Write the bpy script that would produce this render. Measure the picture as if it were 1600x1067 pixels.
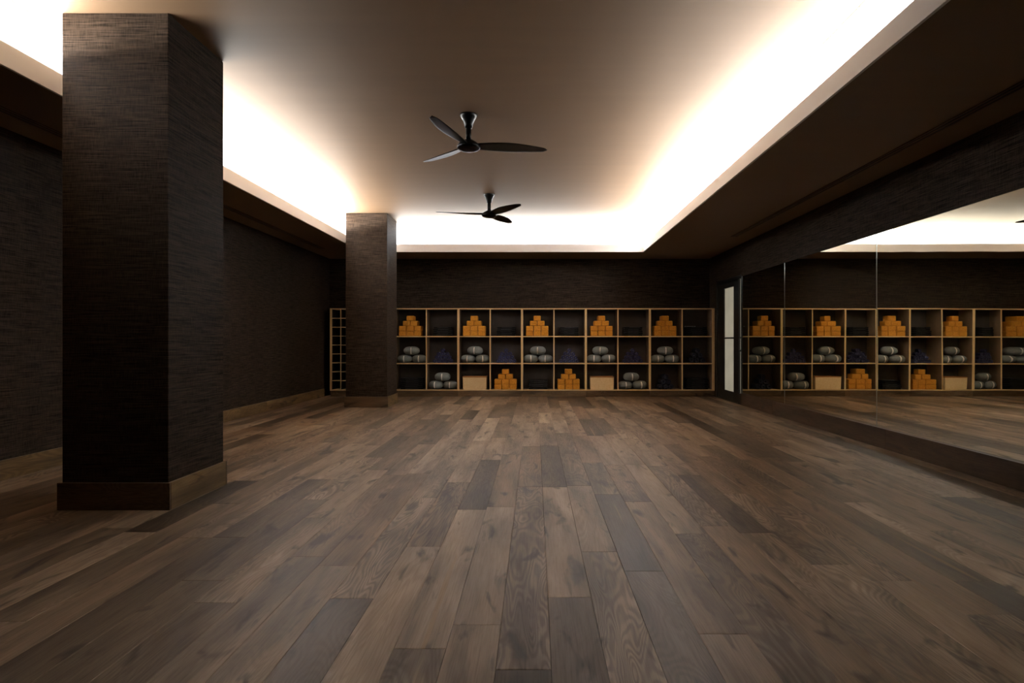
import bpy, bmesh, math, random
from mathutils import Vector, Matrix
random.seed(11)
for o in list(bpy.data.objects):
    bpy.data.objects.remove(o)
scene = bpy.context.scene
COL = scene.collection
PI = math.pi

# ------------------------------------------------------------------ camera
FPX, CX, CAMZ = 955.0, 836.0, 1.10
cd = bpy.data.cameras.new('camera')
cd.sensor_fit = 'HORIZONTAL'
cd.sensor_width = 36.0
cd.lens = FPX * 36.0 / 1600.0
cd.shift_x = -(CX - 800.0) / 1600.0
cd.clip_start = 0.05
cd.clip_end = 100
cam = bpy.data.objects.new('camera', cd)
COL.objects.link(cam)
cam.location = (0, 0, CAMZ)
cam.rotation_euler = (PI / 2, 0, 0)
scene.camera = cam

# ------------------------------------------------------------------ world and exposure
w = bpy.data.worlds.new('world')
scene.world = w
w.use_nodes = True
w.node_tree.nodes['Background'].inputs[0].default_value = (0, 0, 0, 1)
w.node_tree.nodes['Background'].inputs[1].default_value = 0.0
vs = scene.view_settings
vs.view_transform = 'Standard'
vs.look = 'None'
vs.gamma = 1
vs.use_curve_mapping = False
vs.exposure = 0.22
scene.cycles.use_adaptive_sampling = False
scene.cycles.denoising_prefilter = 'ACCURATE'

# ------------------------------------------------------------------ dimensions (metres)
XL, XR = -4.23, 3.60           # left wall face, mirror face
YF, YB = -1.20, 12.58          # wall behind the camera, back wall
ZS, ZC = 2.80, 3.25            # soffit underside, main ceiling
CL, CR, CB = -3.27, 2.05, 11.60  # room-side faces of the cove upstands
UP = 0.146                     # upstand height
CW = 0.36                      # width of the cove trough
YS = 12.20                     # front plane of the cubby shelves
LED_Y0 = 3.4                   # where the cove strips begin
LED_YL = 2.5                   # the left strip starts nearer the viewer
LED_W = 74.0                   # watts per metre of cove strip

# cove strips: long lamps lying in the trough, shining up and into the room
def strip(name, loc, length, axis, tilt, power=1.0):
    l = bpy.data.lights.new(name, 'AREA')
    l.shape = 'RECTANGLE'
    l.size = length
    l.size_y = 0.05
    l.energy = LED_W * length * power
    l.color = (1.0, 0.955, 0.885)
    o = bpy.data.objects.new(name, l)
    COL.objects.link(o)
    o.location = loc
    z = Vector(tilt).normalized() * -1.0      # lamps shine along their -Z
    x = Vector(axis).normalized()
    y = z.cross(x).normalized()
    o.rotation_euler = Matrix((x, y, z)).transposed().to_euler()
    return o
zl = ZS + 0.125
NSEG = 4
DIM = (.40, .78, 1.0, 1.05)            # the strips are dimmed towards the near end of the room
for k in range(NSEG):
    seg = (CB - LED_Y0) / NSEG
    yc = LED_Y0 + seg * (k + .5)
    strip('cove_strip_lamp', (CR + .17, yc, zl), seg, (0, 1, 0), (-.8, 0, 1), DIM[k])
    seg = (CB - LED_YL) / NSEG
    yc = LED_YL + seg * (k + .5)
    strip('cove_strip_lamp', (CL - .17, yc, zl), seg, (0, 1, 0), (.8, 0, 1), max(.8, DIM[k]))
for k in range(2):
    seg = (CR - CL) / 2
    strip('cove_strip_lamp', (CL + seg * (k + .5), CB + .17, zl), seg, (1, 0, 0), (0, -.8, 1), .5)

# ------------------------------------------------------------------ material helpers
class NT:
    def __init__(self, name):
        self.m = bpy.data.materials.new(name)
        self.m.use_nodes = True
        self.t = self.m.node_tree
        self.b = self.t.nodes['Principled BSDF']
    def n(self, typ, **kw):
        nd = self.t.nodes.new(typ)
        for k, v in kw.items():
            setattr(nd, k, v)
        return nd
    def l(self, a, b):
        self.t.links.new(a, b)
    def put(self, sock, v):
        if hasattr(v, 'node'):
            self.l(v, sock)
        else:
            sock.default_value = v
    def math(self, op, a, b=0.0, clamp=False):
        nd = self.n('ShaderNodeMath', operation=op, use_clamp=clamp)
        self.put(nd.inputs[0], a)
        self.put(nd.inputs[1], b)
        return nd.outputs[0]
    def mix(self, f, a, b, blend='MIX'):
        nd = self.n('ShaderNodeMix', data_type='RGBA', blend_type=blend)
        self.put(nd.inputs[0], f)
        self.put(nd.inputs[6], a)
        self.put(nd.inputs[7], b)
        return nd.outputs[2]
    def noise(self, vec, scale=1.0, detail=3.0, rough=.5, dist=0.0):
        nd = self.n('ShaderNodeTexNoise')
        self.l(vec, nd.inputs['Vector'])
        nd.inputs['Scale'].default_value = scale
        nd.inputs['Detail'].default_value = detail
        nd.inputs['Roughness'].default_value = rough
        nd.inputs['Distortion'].default_value = dist
        return nd.outputs['Fac']
    def ramp(self, f, stops):
        nd = self.n('ShaderNodeValToRGB')
        e = nd.color_ramp.elements
        while len(e) < len(stops):
            e.new(.5)
        for el, (p, c) in zip(e, stops):
            el.position = p
            el.color = c if len(c) == 4 else (*c, 1)
        self.l(f, nd.inputs[0])
        return nd.outputs[0]
    def scaled(self, src, s):
        nd = self.n('ShaderNodeVectorMath', operation='MULTIPLY')
        self.l(src, nd.inputs[0])
        nd.inputs[1].default_value = s
        return nd.outputs[0]
    def pos(self):
        return self.n('ShaderNodeNewGeometry').outputs['Position']
    def objc(self):
        return self.n('ShaderNodeTexCoord').outputs['Object']
    def bump(self, h, strength, dist=.002):
        nd = self.n('ShaderNodeBump')
        nd.inputs['Strength'].default_value = strength
        nd.inputs['Distance'].default_value = dist
        self.l(h, nd.inputs['Height'])
        self.l(nd.outputs[0], self.b.inputs['Normal'])
    def col(self, v):
        self.put(self.b.inputs['Base Color'], v)
    def set(self, **kw):
        for k, v in kw.items():
            self.put(self.b.inputs[k.replace('_', ' ')], v)
        return self.m

def C4(r, g, b):
    return (r, g, b, 1)

def plain(name, c, rough=.6, var=.12, scale=30, metal=0.0, bump=0.0, spec=.5):
    k = NT(name)
    nz = k.noise(k.objc(), scale, 3)
    lo = C4(*[x * (1 - var) for x in c])
    hi = C4(*[min(1, x * (1 + var)) for x in c])
    k.col(k.mix(nz, lo, hi))
    k.set(Roughness=rough, Metallic=metal)
    k.b.inputs['Specular IOR Level'].default_value = spec
    if bump:
        k.bump(nz, bump)
    return k.m

# smoked oak, grain along the axis given (0 x, 1 y)
def oak(name, stops, axis=1, rough=(.34, .55), per_piece=True, sap=True):
    k = NT(name)
    pos = k.pos()
    sep = k.n('ShaderNodeSeparateXYZ')
    k.l(pos, sep.inputs[0])
    oi = k.n('ShaderNodeObjectInfo').outputs['Random']
    isl = k.n('ShaderNodeNewGeometry').outputs['Random Per Island']
    rnd = k.math('FRACT', k.math('ADD', k.math('MULTIPLY', oi, 7.31), isl))
    rnd2 = k.math('FRACT', k.math('MULTIPLY', rnd, 37.7))
    rnd3 = k.math('FRACT', k.math('MULTIPLY', rnd, 91.3))
    a, c = (sep.outputs[1], sep.outputs[0]) if axis == 1 else (sep.outputs[0], sep.outputs[1])
    along = k.math('ADD', a, k.math('MULTIPLY', rnd, 53.0))
    across = k.math('ADD', c, k.math('MULTIPLY', rnd2, 31.0))
    def vec(sa, sc, zz=1.0):
        cb = k.n('ShaderNodeCombineXYZ')
        k.l(k.math('MULTIPLY', along, sa), cb.inputs[0])
        k.l(k.math('MULTIPLY', across, sc), cb.inputs[1])
        k.l(k.math('MULTIPLY', sep.outputs[2], zz), cb.inputs[2])
        return cb.outputs[0]
    # broad tone, cathedral rings, fine pores, knots
    broad = k.noise(vec(.9, 6.0, 6), 1.0, 3, .55, .3)
    bend = k.noise(vec(.75, 4.6, 5), 1.0, 2, .5, .6)
    rings = k.math('FRACT', k.math('MULTIPLY', bend, 30.0))
    rings = k.math('ABSOLUTE', k.math('SUBTRACT', k.math('MULTIPLY', rings, 2.0), 1.0))
    ringamt = k.math('MULTIPLY', k.math('POWER', rnd3, 1.6), 1.0)
    fine = k.noise(vec(5.0, 150.0, 100), 1.0, 3, .6, .2)
    vor = k.n('ShaderNodeTexNoise')
    k.l(vec(2.6, 8.5, 8), vor.inputs['Vector'])
    vor.inputs['Scale'].default_value = 1.0
    vor.inputs['Detail'].default_value = 3
    vor.inputs['Distortion'].default_value = .8
    knot = k.ramp(vor.outputs['Fac'], [(.59, (0, 0, 0)), (.70, (1, 1, 1))])
    base = k.ramp(rnd, stops)
    t = k.math('ADD', k.math('MULTIPLY', broad, 1.1), -.55)
    lightc = k.mix(1.0, base, C4(1.66, 1.63, 1.58), 'MULTIPLY')
    darkc = k.mix(1.0, base, C4(.54, .51, .49), 'MULTIPLY')
    colr = k.mix(k.math('ADD', k.math('MULTIPLY', t, 2.3), .5, True), darkc, lightc)
    rr = k.math('MULTIPLY', k.ramp(rings, [(.25, (1, 1, 1)), (.75, (0, 0, 0))]), ringamt)
    colr = k.mix(k.math('MULTIPLY', rr, .8), colr, k.mix(1.0, colr, C4(.42, .38, .36), 'MULTIPLY'))
    colr = k.mix(k.math('MULTIPLY', k.ramp(fine, [(.45, (0, 0, 0)), (.75, (1, 1, 1))]), .58), colr,
                 k.mix(1.0, colr, C4(.5, .46, .43), 'MULTIPLY'))
    colr = k.mix(k.math('MULTIPLY', knot, .85), colr, C4(.030, .021, .015))
    if sap:
        sp = k.noise(vec(.45, 16.0, 3), 1.0, 2, .5, .15)
        spm = k.ramp(sp, [(.70, (0, 0, 0)), (.735, (1, 1, 1))])
        colr = k.mix(k.math('MULTIPLY', spm, .5), colr, C4(.30, .19, .095))
    k.col(colr)
    ro = k.math('ADD', k.math('MULTIPLY', fine, rough[1] - rough[0]), rough[0])
    k.set(Roughness=ro)
    k.b.inputs['Specular IOR Level'].default_value = .13
    k.bump(k.math('ADD', fine, k.math('MULTIPLY', rr, -.5)), .25, .0012)
    return k.m

def wallcloth(name, c, c2):
    k = NT(name)
    p = k.pos()
    streak = k.noise(k.scaled(p, (4, 4, 130)), 1.0, 5, .7, .1)
    weft = k.noise(k.scaled(p, (160, 160, 14)), 1.0, 2, .5)
    blot = k.noise(k.scaled(p, (1.1, 1.1, .5)), 1.0, 2)
    f = k.math('ADD', k.math('MULTIPLY', streak, .75), k.math('MULTIPLY', weft, .25))
    f = k.ramp(f, [(.38, (0, 0, 0)), (.62, (1, 1, 1))])
    colr = k.mix(f, C4(*c), C4(*c2))
    colr = k.mix(k.math('MULTIPLY', blot, .35), colr, C4(*[x * .6 for x in c]))
    # paper lengths hung side by side, each a hair different
    sep = k.n('ShaderNodeSeparateXYZ')
    k.l(p, sep.inputs[0])
    cell = k.math('FLOOR', k.math('DIVIDE', k.math('ADD', sep.outputs[1], k.math('MULTIPLY', sep.outputs[0], .77)), .91))
    wn = k.n('ShaderNodeTexWhiteNoise', noise_dimensions='1D')
    k.l(cell, wn.inputs['W'])
    colr = k.mix(k.math('MULTIPLY', wn.outputs['Value'], .35), colr, k.mix(1.0, colr, C4(.6, .6, .62), 'MULTIPLY'))
    k.col(colr)
    k.set(Roughness=.6)
    k.b.inputs['Specular IOR Level'].default_value = .03
    k.bump(f, .5, .0015)
    return k.m

def taupe(name, c):
    k = NT(name)
    p = k.pos()
    br = k.noise(k.scaled(p, (.7, 7.0, 7.0)), 1.0, 3, .5, .4)
    k.col(k.mix(br, C4(*[x * .93 for x in c]), C4(*[x * 1.07 for x in c])))
    k.set(Roughness=.6)
    k.b.inputs['Specular IOR Level'].default_value = .25
    return k.m

M = {}
M['plank'] = oak('smoked_oak_floor', [(0, (.052, .037, .025)), (.25, (.120, .088, .060)), (.5, (.230, .178, .129)),
                                      (.75, (.150, .104, .068)), (1, (.30, .238, .176))], 1)
M['base_y'] = oak('lit_oak_skirting_lengthwise', [(0, (.12, .078, .036)), (1, (.17, .112, .052))], 1, sap=False)  # lighter, warmer than crosswise boards: light on column sides set in colour
M['plinth'] = oak('dark_walnut_plinth', [(0, (.045, .028, .017)), (1, (.06, .038, .023))], 1, sap=False)
M['base_x'] = oak('oak_skirting_crosswise', [(0, (.075, .050, .030)), (1, (.13, .088, .052))], 0, sap=False)
M['subfloor'] = plain('subfloor_dark', (.012, .009, .007), .9)
M['cloth'] = wallcloth('grasscloth_wallcovering', (.005, .0035, .0026), (.068, .046, .032))
M['taupe'] = taupe('taupe_ceiling_paint', (.200, .127, .074))
M['soffit'] = taupe('dark_brown_soffit_paint', (.18, .120, .077))
M['white'] = plain('white_cove_paint', (.80, .84, .89), .6, .02, 3)
M['black'] = plain('black_lacquer', (.004, .004, .0045), .28, .1, 40)
M['fan'] = plain('black_fan_gloss', (.0022, .002, .002), .3, .2, 20, spec=.22)
M['slot'] = plain('dark_grille_and_hole_shade', (.01, .008, .007), .6)
M['frame'] = plain('black_steel', (.004, .004, .004), .45, .1, 50)
M['steel'] = plain('brushed_steel', (.25, .23, .20), .4, .2, 60, 1.0)
M['led'] = plain('aluminium_channel', (.6, .6, .6), .4, .05, 20, 1.0)
def lightoak(name, axis):
    k = NT(name)
    sc = {'x': (3, 60, 60), 'z': (60, 60, 3)}[axis]
    f = k.noise(k.scaled(k.pos(), sc), 1.0, 3, .6, .4)
    k.col(k.mix(f, C4(.62, .43, .20), C4(.90, .68, .38)))
    k.set(Roughness=.5)
    k.bump(f, .15, .001)
    return k.m
M['oak_h'] = lightoak('light_oak_level', 'x')
M['oak_v'] = lightoak('light_oak_upright', 'z')
M['inner'] = plain('shaded_oak_inner', (.17, .108, .062), .6, .2, 12)  # darker than the edge oak: dim cubby insides put into the colour
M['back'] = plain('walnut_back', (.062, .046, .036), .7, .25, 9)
M['edge_mirror'] = plain('polished_glass_edge', (.55, .62, .58), .12, .05, 10, .6)
k = NT('silvered_mirror')
k.col(C4(.76, .74, .62))
k.set(Metallic=1.0, Roughness=.004)
M['mirror'] = k.m
k = NT('frosted_lit_glass')
fz = k.noise(k.scaled(k.pos(), (2, 2, 3)), 1.0, 2)
k.col(C4(.25, .25, .22))
k.set(Roughness=.05)
k.b.inputs['Emission Color'].default_value = (.80, .73, .54, 1)
k.put(k.b.inputs['Emission Strength'], k.math('ADD', k.math('MULTIPLY', fz, .14), .20))
M['pane'] = k.m
def cork(name, c, c2, sc=90, rough=.8):
    k = NT(name)
    f = k.noise(k.pos(), sc, 3, .6)
    k.col(k.mix(k.ramp(f, [(.35, (0, 0, 0)), (.65, (1, 1, 1))]), C4(*c), C4(*c2)))
    k.set(Roughness=rough)
    k.bump(f, .3, .002)
    return k.m
M['block'] = cork('orange_cork', (.46, .185, .010), (.70, .30, .020))
M['zafu'] = cork('charcoal_cotton', (.13, .155, .158), (.25, .285, .285), 140, .85)
M['handle'] = plain('pale_webbing', (.80, .80, .76), .7, .1, 80)
M['navy'] = cork('navy_cotton', (.012, .013, .045), (.045, .047, .13), 160, .85)
M['navy_dark'] = cork('dark_navy_wool', (.008, .010, .022), (.022, .026, .05), 120, .9)
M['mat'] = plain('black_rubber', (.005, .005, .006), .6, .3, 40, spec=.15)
M['matedge'] = plain('grey_edge_glint', (.06, .06, .06), .5, .2, 60)
def weave(name, c, c2):
    k = NT(name)
    p = k.pos()
    f = k.math('ADD', k.math('MULTIPLY', k.noise(k.scaled(p, (20, 20, 220)), 1, 2), .5),
               k.math('MULTIPLY', k.noise(k.scaled(p, (220, 220, 20)), 1, 2), .5))
    k.col(k.mix(k.ramp(f, [(.38, (0, 0, 0)), (.62, (1, 1, 1))]), C4(*c), C4(*c2)))
    k.set(Roughness=.8)
    k.bump(f, .3, .002)
    return k.m
M['tan'] = weave('tan_canvas', (.80, .60, .30), (.95, .77, .46))
M['rim'] = plain('orange_brown_binding', (.42, .19, .05), .7, .15, 60)
M['stitch'] = plain('white_thread', (.6, .6, .58), .7)

# ------------------------------------------------------------------ mesh helpers
def wloc(o):
    v = Vector((0, 0, 0))
    while o is not None:
        v += o.location
        o = o.parent
    return v

def link(name, me, mat, loc=(0, 0, 0), parent=None, rot=(0, 0, 0)):
    o = bpy.data.objects.new(name, me)
    COL.objects.link(o)
    if mat is not None and not me.materials:
        me.materials.append(mat)
    o.location = Vector(loc) - wloc(parent)
    o.rotation_euler = rot
    if parent is not None:
        o.parent = parent
    return o

def mesh(name, bm, smooth=False):
    me = bpy.data.meshes.new(name)
    bmesh.ops.recalc_face_normals(bm, faces=bm.faces)
    if smooth:
        for f in bm.faces:
            f.smooth = True
    bm.to_mesh(me)
    bm.free()
    return me

def bm_box(bm, lo, hi):
    x0, y0, z0 = lo
    x1, y1, z1 = hi
    v = [bm.verts.new(p) for p in ((x0, y0, z0), (x1, y0, z0), (x1, y1, z0), (x0, y1, z0),
                                   (x0, y0, z1), (x1, y0, z1), (x1, y1, z1), (x0, y1, z1))]
    for q in ((0, 3, 2, 1), (4, 5, 6, 7), (0, 1, 5, 4), (1, 2, 6, 5), (2, 3, 7, 6), (3, 0, 4, 7)):
        bm.faces.new([v[i] for i in q])

def box_mesh(name, sx, sy, sz, bevel=0.0, seg=1):
    bm = bmesh.new()
    bm_box(bm, (-sx / 2, -sy / 2, 0), (sx / 2, sy / 2, sz))
    if bevel:
        bmesh.ops.bevel(bm, geom=list(bm.edges), offset=bevel, segments=seg, affect='EDGES', profile=.5)
    return mesh(name, bm, False)

def box(name, lo, hi, mat, parent=None, bevel=0.0, seg=1):
    me = box_mesh(name, hi[0] - lo[0], hi[1] - lo[1], hi[2] - lo[2], bevel, seg)
    return link(name, me, mat, ((lo[0] + hi[0]) / 2, (lo[1] + hi[1]) / 2, lo[2]), parent)

def empty(name, loc):
    o = bpy.data.objects.new(name, None)
    o.empty_display_size = .1
    COL.objects.link(o)
    o.location = loc
    return o

def tag(o, label, cat, group=None):
    o['label'] = label
    o['category'] = cat
    if group:
        o['group'] = group
    return o

def struct(o, label=None):
    o['kind'] = 'structure'
    if label:
        o['label'] = label
    return o

def copy_tree(o, parent=None):
    c = o.copy()
    COL.objects.link(c)
    c.parent = parent
    for ch in list(o.children):
        copy_tree(ch, c)
    return c

# ------------------------------------------------------------------ floor of separate planks
floor = struct(box('floor', (XL - .05, YF - .05, -.06), (XR + .05, YB + .05, -.0145), M['subfloor']),
               'smoked oak floor of wide planks laid lengthwise')
PW = .1868
PX0 = -.132
# joints read off the photograph: plank column -> distances of its end joints
fixed = {0: [4.63, 2.05], 1: [2.63, 4.62], -1: [2.07 + 2.0], 2: [3.2], 3: [2.93, 4.4], -2: [2.19, 4.0],
         -3: [3.28], -4: [2.62, 4.3], 4: [4.2, 2.3], -5: [3.0], 5: [3.5]}
cols = []
kmin = math.floor((XL - PX0) / PW)
kmax = math.ceil((XR - PX0) / PW)
planks = []
rp = random.Random(5)
for kk in range(kmin, kmax):
    x0 = max(XL + .001, PX0 + kk * PW)
    x1 = min(XR + .015, PX0 + (kk + 1) * PW)
    if x1 - x0 < .02:
        continue
    js = sorted(fixed.get(kk, []))
    if not js:
        js = [2.0 + rp.uniform(0, 1.7)]
    full = [js[0]]
    for j in js[1:]:
        while j - full[-1] > 2.6:
            full.append(full[-1] + rp.uniform(1.2, 1.6))
        if j - full[-1] > .5:
            full.append(j)
    while full[-1] < YB - .9:
        full.append(full[-1] + rp.uniform(1.15, 2.15))
    full[-1] = max(full[-1], YB)
    full = [y for y in full if y < YB - .35] + [YB]
    y = full[0]
    pre = []
    while y > YF + .9:
        y -= rp.uniform(1.4, 2.1)
        pre.append(max(y, YF))
    if not pre or pre[-1] > YF:
        pre.append(YF)
    ys = sorted(set(pre + full))
    for a, b in zip(ys[:-1], ys[1:]):
        if b - a > .05:
            planks.append((x0, x1, a, b))
def plank_mesh(name, wd):
    bm = bmesh.new()
    bm_box(bm, (-wd / 2 + .0004, 0, -.0145), (wd / 2 - .0004, 1, 0))
    ed = [e for e in bm.edges if all(abs(v.co.z) < 1e-6 for v in e.verts)]
    bmesh.ops.bevel(bm, geom=ed, offset=.0013, segments=1, affect='EDGES')
    return mesh(name, bm)
def in_view(p):
    x0, x1, a, b = p
    if b < 1.95:
        return False
    far = max(b, 1.96)
    ux = [CX + FPX * x / far for x in (x0, x1)]
    return ux[1] > -5 and ux[0] < 1605 and b < YS + 2
def size(p):
    a, b = max(p[2], 1.95), max(p[3], 1.96)
    return (1 / a - 1 / b) * (p[1] - p[0]) / a if in_view(p) else 0
planks.sort(key=lambda p: -size(p))
shared = plank_mesh('floor_plank', PW)
shared.materials.append(M['plank'])
rest = bmesh.new()
for i, (x0, x1, a, b) in enumerate(planks):
    if i < 300 and size(planks[i]) > 0:
        me = shared if abs(x1 - x0 - PW) < 1e-4 else plank_mesh('floor_plank', x1 - x0)
        o = link('plank', me, M['plank'], ((x0 + x1) / 2, a + .0003, rp.uniform(-.0004, 0)), floor)
        o.scale = (1, b - a - .0006, 1)
    else:
        bm_box(rest, (x0 + .0008, a + .0008, -.0145), (x1 - .0008, b - .0008, -.0004))
o = link('planks_out_of_view', mesh('planks_out_of_view', rest), M['plank'], (0, 0, 0), floor)
o.name = 'remaining_planks'
o['kind'] = 'stuff'

# ------------------------------------------------------------------ walls
T = .12
struct(box('wall_left', (XL - T, YF, 0), (XL, YB, ZC), M['cloth']), 'dark woven wallcovering on the long left wall')
struct(box('wall_back', (XL - T, YB, 0), (XR + T + .03, YB + T, ZC), M['cloth']), 'dark woven wallcovering above the cubby shelves')
struct(box('wall_front', (XL - T, YF - T, 0), (XR + T + .03, YF, ZC), M['cloth']), 'dark wall behind the viewer')
DY0, DY1, DZ = 10.63, 12.10, 2.27      # door opening in the right wall
XW = XR + .012                          # wall face behind the mirrors
wr = struct(empty('wall_right', (XW, 5, 0)), 'dark wall carrying the mirrors and the glazed door')
MT, MB_ = 2.235, .205                   # mirror top and bottom
box('wall_section', (XW, YF, 0), (XW + T, DY0, MT + .01), M['cloth'], wr)
box('wall_section', (XR - .01, YF, MT), (XW + T, DY0 + .005, ZC), M['cloth'], wr)
box('wall_section', (XR - .01, DY0 + .005, DZ), (XW + T, YB, ZC), M['cloth'], wr)
box('wall_section', (XR - .01, DY1, 0), (XW + T, YB, DZ), M['cloth'], wr)

# skirting boards
bh = .158
bl = struct(empty('baseboard_left', (XL, 5, 0)), 'oak skirting board along the dark left wall')
ys = [YF, 1.4, 3.9, 6.9, 9.6, YS + .02]
for a, b in zip(ys[:-1], ys[1:]):
    box('skirting_length', (XL, a + .0008, 0), (XL + .02, b - .0008, bh), M['base_y'], bl, .002)
br_ = struct(empty('baseboard_right', (XR, 5, 0)), 'deep oak plinth under the wall mirrors')
ys = [YF, 1.9, 5.95 + .28, 9.2, DY0 - .02]
for a, b in zip(ys[:-1], ys[1:]):
    box('plinth_length', (XR - .03, a + .0008, 0), (XW, b - .0008, MB_), M['plinth'], br_, .002)

# ------------------------------------------------------------------ ceiling with light coves
ceil = struct(box('ceiling', (XL - T, YF - T, ZC), (XR + T, YB + T, ZC + .1), M['taupe']),
              'taupe ceiling tray with white lit coves')
sx = .02
soff = [((XL, YF, ZS), (CL - sx, YB, ZS + .02)), ((CR + sx, YF, ZS), (XR - .01, YB, ZS + .02)),
        ((CL - sx, CB + sx, ZS), (CR + sx, YB, ZS + .02))]
for lo, hi in soff:
    box('soffit', lo, hi, M['soffit'], ceil)
ups = [((CL - sx, YF, ZS - .0005), (CL, CB + sx, ZS + UP)), ((CR, YF, ZS - .0005), (CR + sx, CB + sx, ZS + UP)),
       ((CL, CB, ZS - .0005), (CR, CB + sx, ZS + UP))]
for lo, hi in ups:
    box('cove_upstand', lo, hi, M['white'], ceil)
liner = [((CL - CW - .02, YF, ZS + .02), (CL - CW, CB + CW, ZC)), ((CR + CW, YF, ZS + .02), (CR + CW + .02, CB + CW, ZC)),
         ((CL - CW, CB + CW, ZS + .02), (CR + CW, CB + CW + .02, ZC)),
         ((CL - CW, YF, ZS + .02), (CL - sx, CB + CW, ZS + .025)), ((CR + sx, YF, ZS + .02), (CR + CW, CB + CW, ZS + .025)),
         ((CL - sx, CB + sx, ZS + .02), (CR + sx, CB + CW, ZS + .025)),
         ((CL - CW, YF, ZC - .006), (CL - .03, CB + CW, ZC)), ((CR + .03, YF, ZC - .006), (CR + CW, CB + CW, ZC)),
         ((CL - .03, CB + .03, ZC - .006), (CR + .03, CB + CW, ZC))]
for lo, hi in liner:
    box('cove_lining', lo, hi, M['white'], ceil)
for (lo, hi) in [((CR + .13, LED_Y0, ZS + .026), (CR + .21, CB, ZS + .095)), ((CL - .21, LED_YL, ZS + .026), (CL - .13, CB, ZS + .095)),
                 ((CL, CB + .13, ZS + .026), (CR, CB + .21, ZS + .095))]:
    box('strip_channel', lo, hi, M['led'], ceil)
# linear air slots in the soffits
def air_slot(xc, y0, y1):
    g = box('air_slot', (xc - .045, y0, ZS - .004), (xc + .045, y1, ZS), M['slot'], ceil)
    for d in (-.045, -.005, .035):
        box('slot_bar', (xc + d, y0, ZS - .009), (xc + d + .010, y1, ZS - .004), M['soffit'], g)
air_slot(3.22, 3.2, 9.9)
air_slot(-3.90, 3.2, 11.2)

# ------------------------------------------------------------------ columns
def column(x0, x1, y0, y1, label):
    r = tag(empty('column', ((x0 + x1) / 2, (y0 + y1) / 2, 0)), label, 'column', 'square columns')
    box('shaft', (x0, y0, 0.001), (x1, y1, ZC - .001), M['cloth'], r, .003)
    t, h = .02, .178
    box('base_board', (x0 - t, y0 - t, 0), (x1 + t, y0, h), M['base_x'], r, .002)
    box('base_board', (x0 - t, y1, 0), (x1 + t, y1 + t, h), M['base_x'], r, .002)
    box('base_board', (x0 - t, y0, 0), (x0, y1, h), M['base_y'], r, .002)
    box('base_board', (x1, y0, 0), (x1 + t, y1, h), M['base_y'], r, .002)
column(-3.095, -2.40, 4.0, 4.706, 'large dark clothed square column with oak base in the left foreground')
column(-3.165, -2.475, 10.22, 10.93, 'smaller distant dark square column standing before the cubby shelves')

# ------------------------------------------------------------------ wall mirrors
def mirror_panel(y0, y1, label, seed):
    r = tag(empty('wall_mirror', (XR, (y0 + y1) / 2, MB_)), label, 'mirror', 'mirror panels on the right wall')
    rr = random.Random(seed)
    ph = [rr.uniform(0, 6.28) for _ in range(6)]
    ny, nz = 60, 30
    bm = bmesh.new()
    g = []
    for i in range(ny + 1):
        row = []
        for j in range(nz + 1):
            y = y0 + .002 + (y1 - y0 - .004) * i / ny
            z = MB_ + (MT - MB_) * j / nz
            fy, fz = (y - y0) / (y1 - y0), (z - MB_) / (MT - MB_)
            env = 1
            d = .00016 * math.sin(y * 7.5 + ph[0] + z * .8) + .00013 * math.sin(y * 13.0 + ph[1]) \
                + .00022 * math.sin(z * 4.2 + ph[2] + y * .6)
            row.append(bm.verts.new((d * env, y - (y0 + y1) / 2, z - MB_)))
        g.append(row)
    for i in range(ny):
        for j in range(nz):
            bm.faces.new((g[i][j], g[i][j + 1], g[i + 1][j + 1], g[i + 1][j]))
    me = mesh('silvered_face', bm, True)
    # the face looks into the room (-x)
    if me.polygons[0].normal.x > 0:
        me.flip_normals()
    link('silvered_face', me, M['mirror'], (XR, (y0 + y1) / 2, MB_), r)
    box('glass_backing', (XR + .0015, y0 + .002, MB_ + .0005), (XW - .001, y1 - .002, MT - .0005), M['frame'], r)
    for ya in (y0 + .0004, y1 - .0064):
        box('polished_edge', (XR - .002, ya, MB_ + .0005), (XR + .0012, ya + .006, MT - .0005), M['edge_mirror'], r, .001)
mirror_panel(8.815, DY0 - .012, 'narrow tall wall mirror panel beside the glazed door', 3)
mirror_panel(6.44, 8.815, 'wide wall mirror panel between the two visible mirror seams', 4)
mirror_panel(4.06, 6.44, 'wall mirror panel cut off by the right edge of the picture', 5)
mirror_panel(1.68, 4.06, 'wall mirror panel beyond the picture, nearest the viewer', 6)

# ------------------------------------------------------------------ glazed door in the right wall
door = struct(empty('door_1', (XR, (DY0 + DY1) / 2, 0)), 'black framed door with pale lit glass beside the mirrors')
xo, xi = XR - .012, XR + .06
box('door_frame', (xo, DY0, 0), (xi, 10.665, DZ), M['frame'], door, .002)
box('door_frame', (xo, 10.775, 0), (xi, 10.81, DZ), M['frame'], door, .002)
box('door_frame', (xo, 12.06, 0), (xi, DY1, DZ), M['frame'], door, .002)
box('door_frame', (xo, 10.665, 2.20), (xi, 10.775, DZ), M['frame'], door)
box('door_frame', (xo, 10.81, 2.20), (xi, 12.06, DZ), M['frame'], door)
box('door_frame', (xo, 10.665, 0), (xi, 10.775, .19), M['frame'], door)
for a, b in ((.19, .925), (.955, 1.155), (1.18, 2.20)):
    box('side_pane', (XR + .02, 10.665, a), (XR + .03, 10.775, b), M['pane'], door)
for a, b in ((.925, .955), (1.155, 1.18)):
    box('hinge_bar', (xo + .004, 10.665, a), (xi, 10.775, b), M['frame'], door)
leaf = box('door_leaf', (XR, 10.815, .02), (XR + .045, 11.085, 2.195), M['frame'], door, .002)
box('leaf_rail', (XR, 11.085, .02), (XR + .045, 11.645, .185), M['frame'], leaf)
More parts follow.
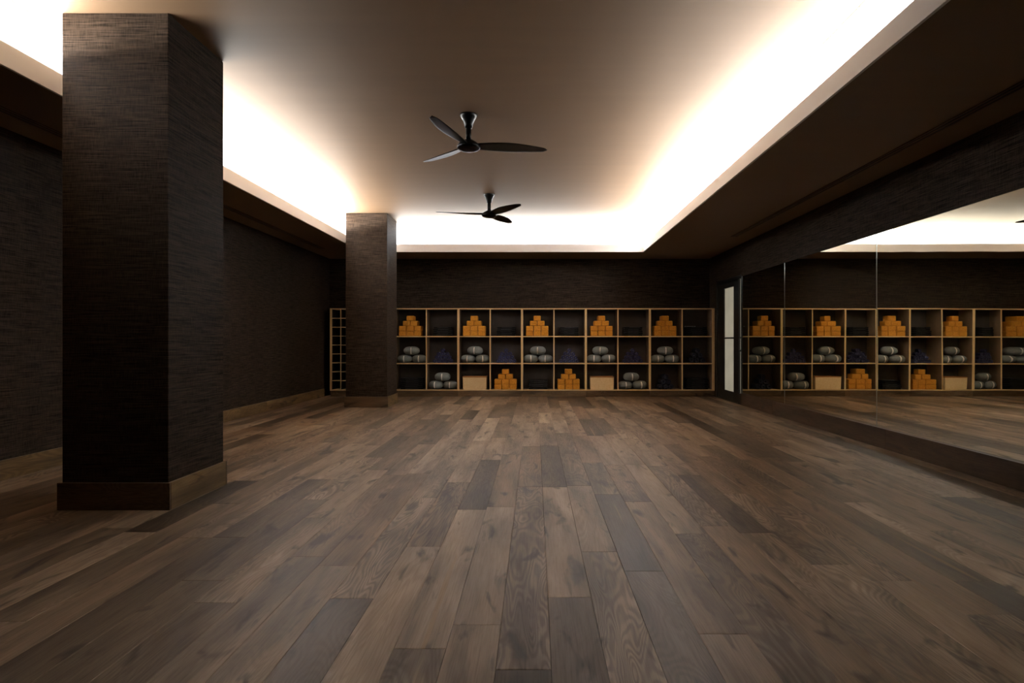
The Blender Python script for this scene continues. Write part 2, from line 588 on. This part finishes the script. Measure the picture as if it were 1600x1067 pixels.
box('leaf_rail', (XR, 11.085, 2.10), (XR + .045, 11.645, 2.195), M['frame'], leaf)
box('leaf_rail', (XR, 11.085, 1.150), (XR + .045, 11.645, 1.178), M['frame'], leaf)
box('leaf_stile', (XR, 11.645, .02), (XR + .045, 12.055, 2.195), M['frame'], leaf, .002)
box('glass_pane', (XR + .018, 11.085, .185), (XR + .028, 11.645, 1.150), M['pane'], leaf)
box('glass_pane', (XR + .018, 11.085, 1.178), (XR + .028, 11.645, 2.10), M['pane'], leaf)
box('threshold', (xo - .005, 10.81, 0), (xi, 12.06, .012), M['steel'], door, .003)

# ------------------------------------------------------------------ cubby shelves
PXM = FPX / YS                         # pixels per metre at the shelf front
def ux(u):
    return (u - CX) / PXM
rows = [.140, .668, 1.209, 1.752]       # upper faces of bottom, two shelves, top centre line
TT = .020
UB = [ux(u) for u in (616.2, 716.0, 815.6, 915.5, 1015.6, 1116.6)]
D0, D1 = YS, YB - .004
order = ['leftmost', 'second', 'middle', 'fourth', 'rightmost']
ulab = ['first wide oak cubby unit, partly hidden behind the distant column',
        'second wide oak cubby unit from the distant column',
        'third wide oak cubby unit from the distant column, the middle one',
        'fourth wide oak cubby unit from the distant column',
        'wide oak cubby unit at the right end beside the glazed door']
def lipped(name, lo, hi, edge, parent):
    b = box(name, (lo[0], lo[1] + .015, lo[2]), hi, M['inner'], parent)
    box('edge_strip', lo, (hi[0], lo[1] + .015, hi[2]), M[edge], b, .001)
for i in range(5):
    x0, x1 = UB[i] + .0008, UB[i + 1] - .0008
    xm = (x0 + x1) / 2
    r = tag(empty('cubby_unit', (xm, (D0 + D1) / 2, 0)), ulab[i], 'shelf', 'wide cubby units along the back wall')
    end = .05 if i == 4 else TT
    lipped('side_panel', (x0, D0, .118), (x0 + TT, D1, 1.762), 'oak_v', r)
    lipped('side_panel', (x1 - end, D0, .118), (x1, D1, 1.762), 'oak_v', r)
    lipped('top_panel', (x0 + TT, D0, 1.742), (x1 - end, D1, 1.762), 'oak_h', r)
    lipped('bottom_panel', (x0 + TT, D0, .120), (x1 - end, D1, .140), 'oak_h', r)
    lipped('divider', (xm - TT / 2, D0 + .001, .140), (xm + TT / 2, D1, 1.742), 'oak_v', r)
    for z in rows[1:3]:
        lipped('shelf_board', (x0 + TT, D0 + .001, z - TT), (xm - TT / 2, D1, z), 'oak_h', r)
        lipped('shelf_board', (xm + TT / 2, D0 + .001, z - TT), (x1 - end, D1, z), 'oak_h', r)
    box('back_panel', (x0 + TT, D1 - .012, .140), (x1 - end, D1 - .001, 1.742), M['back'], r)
    box('kick_board', (x0, D0 + .012, 0), (x1, D0 + .03, .118), M['base_x'], r, .001)
# small pigeonholes left of the column
x0, x1 = ux(515.4), UB[0] - .0008
r = tag(empty('pigeonhole_unit', ((x0 + x1) / 2, (D0 + D1) / 2, 0)),
        'oak unit of small square pigeonholes between left wall and distant column', 'shelf')
for a, b in ((x0, x0 + .04), (x1 - TT, x1)):
    d_ = box('side_panel', (a, D0 + .016, .118), (b, D1, 1.762), M['slot'], r)  # boards near black behind their oak edges: the holes' shade as colour
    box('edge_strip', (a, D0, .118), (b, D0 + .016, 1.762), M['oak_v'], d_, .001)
box('top_panel', (x0 + .04, D0, 1.742), (x1 - TT, D1, 1.762), M['oak_h'], r, .001)
box('bottom_panel', (x0 + .04, D0, .120), (x1 - TT, D1, .140), M['oak_h'], r, .001)
NCH, NRH, th = 7, 9, .011
cw = (x1 - TT - x0 - .04) / NCH
chh = (1.742 - .140) / NRH
for c in range(1, NCH):
    xx = x0 + .04 + c * cw
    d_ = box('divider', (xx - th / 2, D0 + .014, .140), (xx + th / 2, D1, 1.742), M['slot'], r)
    box('edge_strip', (xx - th / 2, D0 + .001, .140), (xx + th / 2, D0 + .014, 1.742), M['oak_v'], d_)
for j in range(1, NRH):
    zz = .140 + j * chh
    for c in range(NCH):
        a = x0 + .04 + c * cw + (th / 2 if c else 0)
        b = x0 + .04 + (c + 1) * cw - (th / 2 if c < NCH - 1 else 0)
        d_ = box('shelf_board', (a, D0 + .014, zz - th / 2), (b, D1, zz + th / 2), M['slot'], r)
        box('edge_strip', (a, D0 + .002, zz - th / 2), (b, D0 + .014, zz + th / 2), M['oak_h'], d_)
box('back_panel', (x0 + .04, D1 - .012, .140), (x1 - TT, D1 - .001, 1.742), M['mat'], r)  # black too, for the shade inside the holes
box('kick_board', (x0 + .012, D0 + .012, 0), (x1, D0 + .03, .118), M['base_x'], r, .001)

# cubby centres: column 0..9, row 0 bottom .. 2 top
def cub(c):
    i, s = divmod(c, 2)
    x0, x1 = UB[i], UB[i + 1]
    xm = (x0 + x1) / 2
    return (x0 + TT + xm - TT / 2) / 2 if s == 0 else (xm + TT / 2 + x1 - TT) / 2
CW2 = (UB[1] - UB[0]) / 2 - TT * 1.5
nth = ['first', 'second', 'third', 'fourth', 'fifth', 'sixth', 'seventh', 'eighth', 'ninth', 'tenth']
rowname = {0: 'bottom', 1: 'middle', 2: 'top'}
def where(c, rw):
    return '%s cubby of %s row' % (nth[c], rowname[rw])

# ---- cork blocks in stepped piles of nine
BW, BD, BH = .1515, .229, .1015
bmesh_block = box_mesh('yoga_block', BW - .009, BD, BH - .0006, .010, 1)
bmesh_block.materials.append(M['block'])
rb = random.Random(3)
def pile(c, rw):
    x = cub(c) + rb.uniform(-.015, .0) - .008
    z = rows[rw]
    for lev, n in enumerate((3, 3, 2, 1)):
        for q in range(n):
            xx = x + (q - (n - 1) / 2) * BW + rb.uniform(-.0004, .0004)
            o = link('yoga_block', bmesh_block, None, (xx, D0 + .035 + BD / 2 + rb.uniform(0, .006), z + lev * BH))
            side = {3: ['left', 'centre', 'right'], 2: ['left', 'right'], 1: ['']}[n][q]
            lv = ['lowest course', 'second course', 'third course', ''][lev]
            if n == 1:
                lab = 'single orange block on top of the pile in %s' % where(c, rw)
            else:
                lab = 'orange block, %s of %s, pile in %s' % (side, lv, where(c, rw))
            tag(o, lab, 'yoga block', 'orange blocks in stepped piles')
for c in (0, 2, 4, 6, 8):
    pile(c, 2)
for c in (3, 5):
    pile(c, 0)

# ---- round floor cushions with a webbing handle
def spow(v, e):
    return math.copysign(abs(v) ** e, v)
def cushion_profile(th, R, H):
    rr = R * abs(math.cos(th)) ** .72
    zz = H / 2 + H / 2 * spow(math.sin(th), .92)
    return rr, zz
def make_cushion():
    R, H = .1475, .166
    root = empty('floor_cushion', (0, 0, 0))
    bm = bmesh.new()
    NU, NV = 48, 18
    ring = []
    for j in range(NV + 1):
        th = -PI / 2 + PI * j / NV
        rr, zz = cushion_profile(th, R, H)
        if j in (0, NV):
            ring.append([bm.verts.new((0, 0, zz + (.004 if j == 0 else -.004)))])
            continue
        lst = []
        for i in range(NU):
            ph = 2 * PI * i / NU
            ple = 1 + .010 * math.cos(24 * ph) * math.cos(th) ** 2
            sag = 1 + .03 * math.sin(3 * ph + 1.1) * math.cos(th)
            lst.append(bm.verts.new((rr * ple * math.cos(ph), rr * ple * math.sin(ph), zz * (1 + .02 * (sag - 1)))))
        ring.append(lst)
    for j in range(NV):
        a, b = ring[j], ring[j + 1]
        for i in range(NU):
            k2 = (i + 1) % NU
            if len(a) == 1:
                bm.faces.new((a[0], b[k2], b[i]))
            elif len(b) == 1:
                bm.faces.new((a[i], a[k2], b[0]))
            else:
                bm.faces.new((a[i], a[k2], b[k2], b[i]))
    link('cover', mesh('cushion_cover', bm, True), M['zafu'], (0, 0, 0), root)
    # piping seams at the top and bottom panels
    for th in (.95, -.95):
        rr, zz = cushion_profile(th, R, H)
        bm = bmesh.new()
        vs_ = []
        for i in range(48):
            ph = 2 * PI * i / 48
            vs_.append([bm.verts.new(((rr + .004 * math.cos(q * PI / 2)) * math.cos(ph), (rr + .004 * math.cos(q * PI / 2)) * math.sin(ph),
                                      zz + .004 * math.sin(q * PI / 2))) for q in range(4)])
        for i in range(48):
            for q in range(4):
                bm.faces.new((vs_[i][q], vs_[(i + 1) % 48][q], vs_[(i + 1) % 48][(q + 1) % 4], vs_[i][(q + 1) % 4]))
        link('piping', mesh('cushion_piping', bm, True), M['zafu'], (0, 0, 0), root)
    # handle on the side facing the room
    bm = bmesh.new()
    prev = None
    N = 12
    for j in range(N + 1):
        th = -.85 + 1.75 * j / N
        rr, zz = cushion_profile(th, R, H)
        off = .002 + .010 * math.sin(PI * j / N)
        cur = [bm.verts.new((sx_, -(rr + o_), zz)) for sx_, o_ in ((-.010, off), (.010, off), (.010, off + .004), (-.010, off + .004))]
        if prev:
            for q in range(4):
                bm.faces.new((prev[q], prev[(q + 1) % 4], cur[(q + 1) % 4], cur[q]))
        else:
            bm.faces.new(cur)
        prev = cur
    bm.faces.new(prev)
    h = link('handle', mesh('cushion_handle', bm), M['handle'], (0, 0, 0), root)
    h['label'] = 'pale webbing handle'
    return root
proto = make_cushion()
first = [True]
rc = random.Random(8)
def cushion(x, y, z, s, rz, lab):
    if first[0]:
        o = proto
        first[0] = False
    else:
        o = copy_tree(proto)
    o.location = (x, y, z)
    o.scale = s
    o.rotation_euler = (0, rc.uniform(-.02, .02), rz)
    tag(o, lab, 'cushion', 'round charcoal cushions')
def trio(c, rw):
    x, z = cub(c), rows[rw]
    yc = D0 + .165
    for side, nm in ((-1, 'lower left'), (1, 'lower right')):
        cushion(x + side * .1475, yc + rc.uniform(-.006, .006), z, (1.0 + rc.uniform(-.02, .0), 1, 1 + rc.uniform(-.03, .03)),
                rc.uniform(-.12, .12), 'charcoal round cushion, %s of three in %s' % (nm, where(c, rw)))
    cushion(x + rc.uniform(-.02, .02) - .008, yc + rc.uniform(-.005, .008), z + .160, (1.08, 1.04, 1.05 + rc.uniform(-.03, .03)),
            rc.uniform(-.15, .15), 'charcoal round cushion lying on top of two in %s' % where(c, rw))
for c in (0, 2, 4, 6, 8):
    trio(c, 1)
for c in (1, 7):
    trio(c, 0)

# ---- coiled navy straps
def coil_mesh(name, R, turns, width, thick, mat):
    bm = bmesh.new()
    N = int(turns * 14)
    prev = None
    r0 = .006
    for j in range(N + 1):
        a = 2 * PI * turns * j / N
        r = r0 + (R - thick - r0) * j / N
        cur = [bm.verts.new((rr * math.cos(a), yy, rr * math.sin(a)))
               for rr, yy in ((r, -width / 2), (r + thick, -width / 2), (r + thick, width / 2), (r, width / 2))]
        if prev:
            for q in range(4):
                bm.faces.new((prev[q], prev[(q + 1) % 4], cur[(q + 1) % 4], cur[q]))
        else:
            bm.faces.new(cur)
        prev = cur
    bm.faces.new(prev)
    me = mesh(name, bm)
    me.materials.append(mat)
    return me
SR = .041
strap = coil_mesh('coiled_strap', SR, 2.6, .16, .0095, M['navy'])
BR = .056
roll = coil_mesh('rolled_blanket', BR, 3.2, .24, .0125, M['navy_dark'])
rs = random.Random(21)
hz = ['left end', 'second', 'third', 'fourth', 'fifth', 'right end']
lvn = ['lowest', 'second', 'third', 'fourth', 'top']
def heap(c, rw, counts, R, me, name, what, cat, group, yd, jit):
    x, z = cub(c), rows[rw]
    for lev, n in enumerate(counts):
        for q in range(n):
            dx = rs.uniform(-jit, jit) * (1 if lev < len(counts) - 1 else 3)
            xx = x + (q - (n - 1) / 2) * R * 2.01 + dx
            zz = z + R + lev * R * 1.74
            o = link(name, me, None, (xx, D0 + yd + rs.uniform(-.012, .012), zz), None, (0, rs.uniform(0, 6.28), rs.uniform(-.03, .03)))
            if n == 1:
                lab = '%s at the peak of the heap in %s' % (what, where(c, rw))
            else:
                nm = 'left end' if q == 0 else 'right end' if q == n - 1 else (nth[q] + ' from left' if n > 3 else 'middle')
                lab = '%s, %s, %s layer, heap in %s' % (what, nm, lvn[lev], where(c, rw))
            tag(o, lab, cat, group)
for c in (1, 3, 5, 7):
    heap(c, 1, (5, 4, 3, 1), SR, strap, 'coiled_strap', 'navy coil', 'strap', 'navy coiled straps', .17, .0010)
heap(8, 0, (3, 2, 1), BR, roll, 'rolled_blanket', 'dark navy rolled blanket', 'blanket', 'dark navy rolled blankets', .17, .001)
heap(9, 1, (3, 2, 1), BR, roll, 'rolled_blanket', 'dark navy rolled blanket', 'blanket', 'dark navy rolled blankets', .19, .001)

# ---- folded black mats in low stacks
mat_mesh = box_mesh('folded_mat', .375, .27, .0365, .014, 3)
mat_mesh.materials.append(M['mat'])
edge_mesh = box_mesh('edge_glint', .215, .004, .0045, .001, 1)  # grey strip standing in for the glint on each folded edge
edge_mesh.materials.append(M['matedge'])
rm = random.Random(4)
def mats(c, rw, n, wd=1.0, dx=0.0):
    x, z = cub(c) + dx, rows[rw]
    top = None
    for q in range(n):
        xx = x + rm.uniform(-.008, .008)
        yy = D0 + .06 + .135 + rm.uniform(-.004, .008)
        nm = 'lowest' if q == 0 else 'topmost' if q == n - 1 else nth[q] + ' from bottom'
        o = link('folded_mat', mat_mesh, None, (xx, yy, z + q * .0372), None, (0, 0, rm.uniform(-.015, .015)))
        o.scale = (wd * (1 - .02 * (q > 2)), 1, 1)
        tag(o, 'folded black mat, %s of the stack in %s' % (nm, where(c, rw)), 'mat', 'folded black mats')
        e = bpy.data.objects.new('edge_glint', edge_mesh)
        COL.objects.link(e)
        e.parent = o
        e.location = (rm.uniform(-.01, .02), -.1362, .020)
        top = o
    return top
for c in (1, 3, 5, 7):
    mats(c, 2, 5)
t = mats(9, 2, 5, 1.1)
bm = bmesh.new()
for q in range(6):
    bm_box(bm, (-.23 + q * .036, -.138, .040), (-.216 + q * .036, -.130, .052))
me = mesh('stitches', bm)
s_ = link('white_stitching', me, M['stitch'], wloc(t), t)
s_['label'] = 'row of small white dots'
mats(0, 0, 6, 1.2, .01)
mats(4, 0, 5)
mats(9, 0, 6, 1.2)

# ---- tan canvas boxes
def tan_box(c, lab):
    x, z = cub(c) + .0, rows[0]
    bw, bd, hh, t_ = .475, .29, .252, .008
    y0 = D0 + .03
    r = tag(empty('storage_box', (x, y0 + bd / 2, z)), lab, 'box', 'tan canvas boxes')
    bm = bmesh.new()
    def ringv(w_, d_, z_):
        return [bm.verts.new(p) for p in ((-w_ / 2, -d_ / 2, z_), (w_ / 2, -d_ / 2, z_), (w_ / 2, d_ / 2, z_), (-w_ / 2, d_ / 2, z_))]
    a = ringv(bw - .012, bd - .012, 0)
    m_ = ringv(bw - .004, bd - .004, hh * .5)
    b = ringv(bw, bd, hh)
    c_ = ringv(bw - 2 * t_, bd - 2 * t_, hh)
    d = ringv(bw - .012 - 2 * t_, bd - .012 - 2 * t_, t_)
    for p, q in ((a, m_), (m_, b), (b, c_), (c_, d)):
        for i in range(4):
            bm.faces.new((p[i], p[(i + 1) % 4], q[(i + 1) % 4], q[i]))
    bm.faces.new(a[::-1])
    bm.faces.new(d)
    link('body', mesh('box_body', bm), M['tan'], (x, y0 + bd / 2, z), r)
    bm = bmesh.new()
    rw_ = .004
    bm_box(bm, (-bw / 2 - rw_, -bd / 2 - rw_, hh - .012), (bw / 2 + rw_, -bd / 2 + .010, hh + .006))
    bm_box(bm, (-bw / 2 - rw_, bd / 2 - .010, hh - .012), (bw / 2 + rw_, bd / 2 + rw_, hh + .006))
    bm_box(bm, (-bw / 2 - rw_, -bd / 2 + .010, hh - .012), (-bw / 2 + .010, bd / 2 - .010, hh + .006))
    bm_box(bm, (bw / 2 - .010, -bd / 2 + .010, hh - .012), (bw / 2 + rw_, bd / 2 - .010, hh + .006))
    rr = link('rim', mesh('box_rim', bm), M['rim'], (x, y0 + bd / 2, z), r)
    rr['label'] = 'orange brown bound rim'
tan_box(2, 'tan canvas box with orange rim in third cubby of bottom row')
tan_box(6, 'tan canvas box with orange rim in seventh cubby of bottom row')

# ------------------------------------------------------------------ ceiling fans
def lathe(name, prof, mat, loc, parent, n=32):
    bm = bmesh.new()
    rings = []
    for rr, zz in prof:
        if rr < 1e-5:
            rings.append([bm.verts.new((0, 0, zz))])
        else:
            rings.append([bm.verts.new((rr * math.cos(2 * PI * i / n), rr * math.sin(2 * PI * i / n), zz)) for i in range(n)])
    for a, b in zip(rings[:-1], rings[1:]):
        for i in range(n):
            j = (i + 1) % n
            if len(a) == 1:
                bm.faces.new((a[0], b[i], b[j]))
            elif len(b) == 1:
                bm.faces.new((a[i], a[j], b[0]))
            else:
                bm.faces.new((a[i], a[j], b[j], b[i]))
    return link(name, mesh(name, bm, True), mat, loc, parent)
def blade_mesh():
    # airfoil sections along +x, twisted, tapering to a rounded tip
    bm = bmesh.new()
    secs = []
    NS = 22
    for s in range(NS + 1):
        t = s / NS
        x = .07 + t * .695
        ch = .085 + .083 * math.sin(min(1, t / .5) * PI / 2) - .095 * max(0, (t - .45) / .55) ** 1.6
        if t > .93:
            ch *= math.sqrt(max(.03, 1 - ((t - .93) / .07) ** 2))
        pitch = math.radians(19 - 10 * t ** .8)
        sweep = -.020 * math.sin(t * PI) + .012 * t
        thk = .020 * (1 - t) ** .8 + .006
        rise = .012 * t
        ring = []
        NP = 14
        for q in range(NP):
            a = 2 * PI * q / NP
            cy = ch / 2 * math.cos(a)
            cz = thk / 2 * math.sin(a) + .010 * (1 - (2 * cy / max(ch, 1e-4)) ** 2) * (1 - t * .6)
            # chord axis is -y side raised
            yy = sweep - cy * math.cos(pitch) + 0
            zz = rise + cy * math.sin(pitch) + cz * math.cos(pitch)
            ring.append(bm.verts.new((x, yy, zz)))
        secs.append(ring)
    for a, b in zip(secs[:-1], secs[1:]):
        for q in range(len(a)):
            bm.faces.new((a[q], a[(q + 1) % len(a)], b[(q + 1) % len(a)], b[q]))
    bm.faces.new(secs[0])
    bm.faces.new(secs[-1])
    return mesh('fan_blade', bm, True)
blade = blade_mesh()
blade.materials.append(M['fan'])
def fan(x, y, base, label):
    zb = 2.955
    r = tag(empty('ceiling_fan', (x, y, ZC)), label, 'ceiling fan', 'three bladed black ceiling fans')
    lathe('canopy', [(0, ZC), (.082, ZC), (.082, ZC - .012), (.070, ZC - .030), (.052, ZC - .065), (.040, ZC - .100),
                     (.033, ZC - .128), (0, ZC - .130)], M['fan'], (x, y, 0), r)
    lathe('downrod', [(0, ZC - .125), (.026, ZC - .125), (.026, zb + .04), (0, zb + .04)], M['fan'], (x, y, 0), r, 20)
    lathe('motor_housing', [(0, zb + .062), (.030, zb + .060), (.055, zb + .045), (.090, zb + .022), (.112, zb - .004),
                            (.110, zb - .020), (.094, zb - .034), (.06, zb - .046), (0, zb - .050)], M['fan'], (x, y, 0), r, 40)
    for q in range(3):
        link('blade', blade, None, (x, y, zb), r, (0, 0, math.radians(base + 120 * q)))
fan(-.63, 5.80, 12, 'black three bladed ceiling fan, the nearer and larger one')
fan(-.67, 8.93, 67, 'black three bladed ceiling fan, farther one near the back cove')
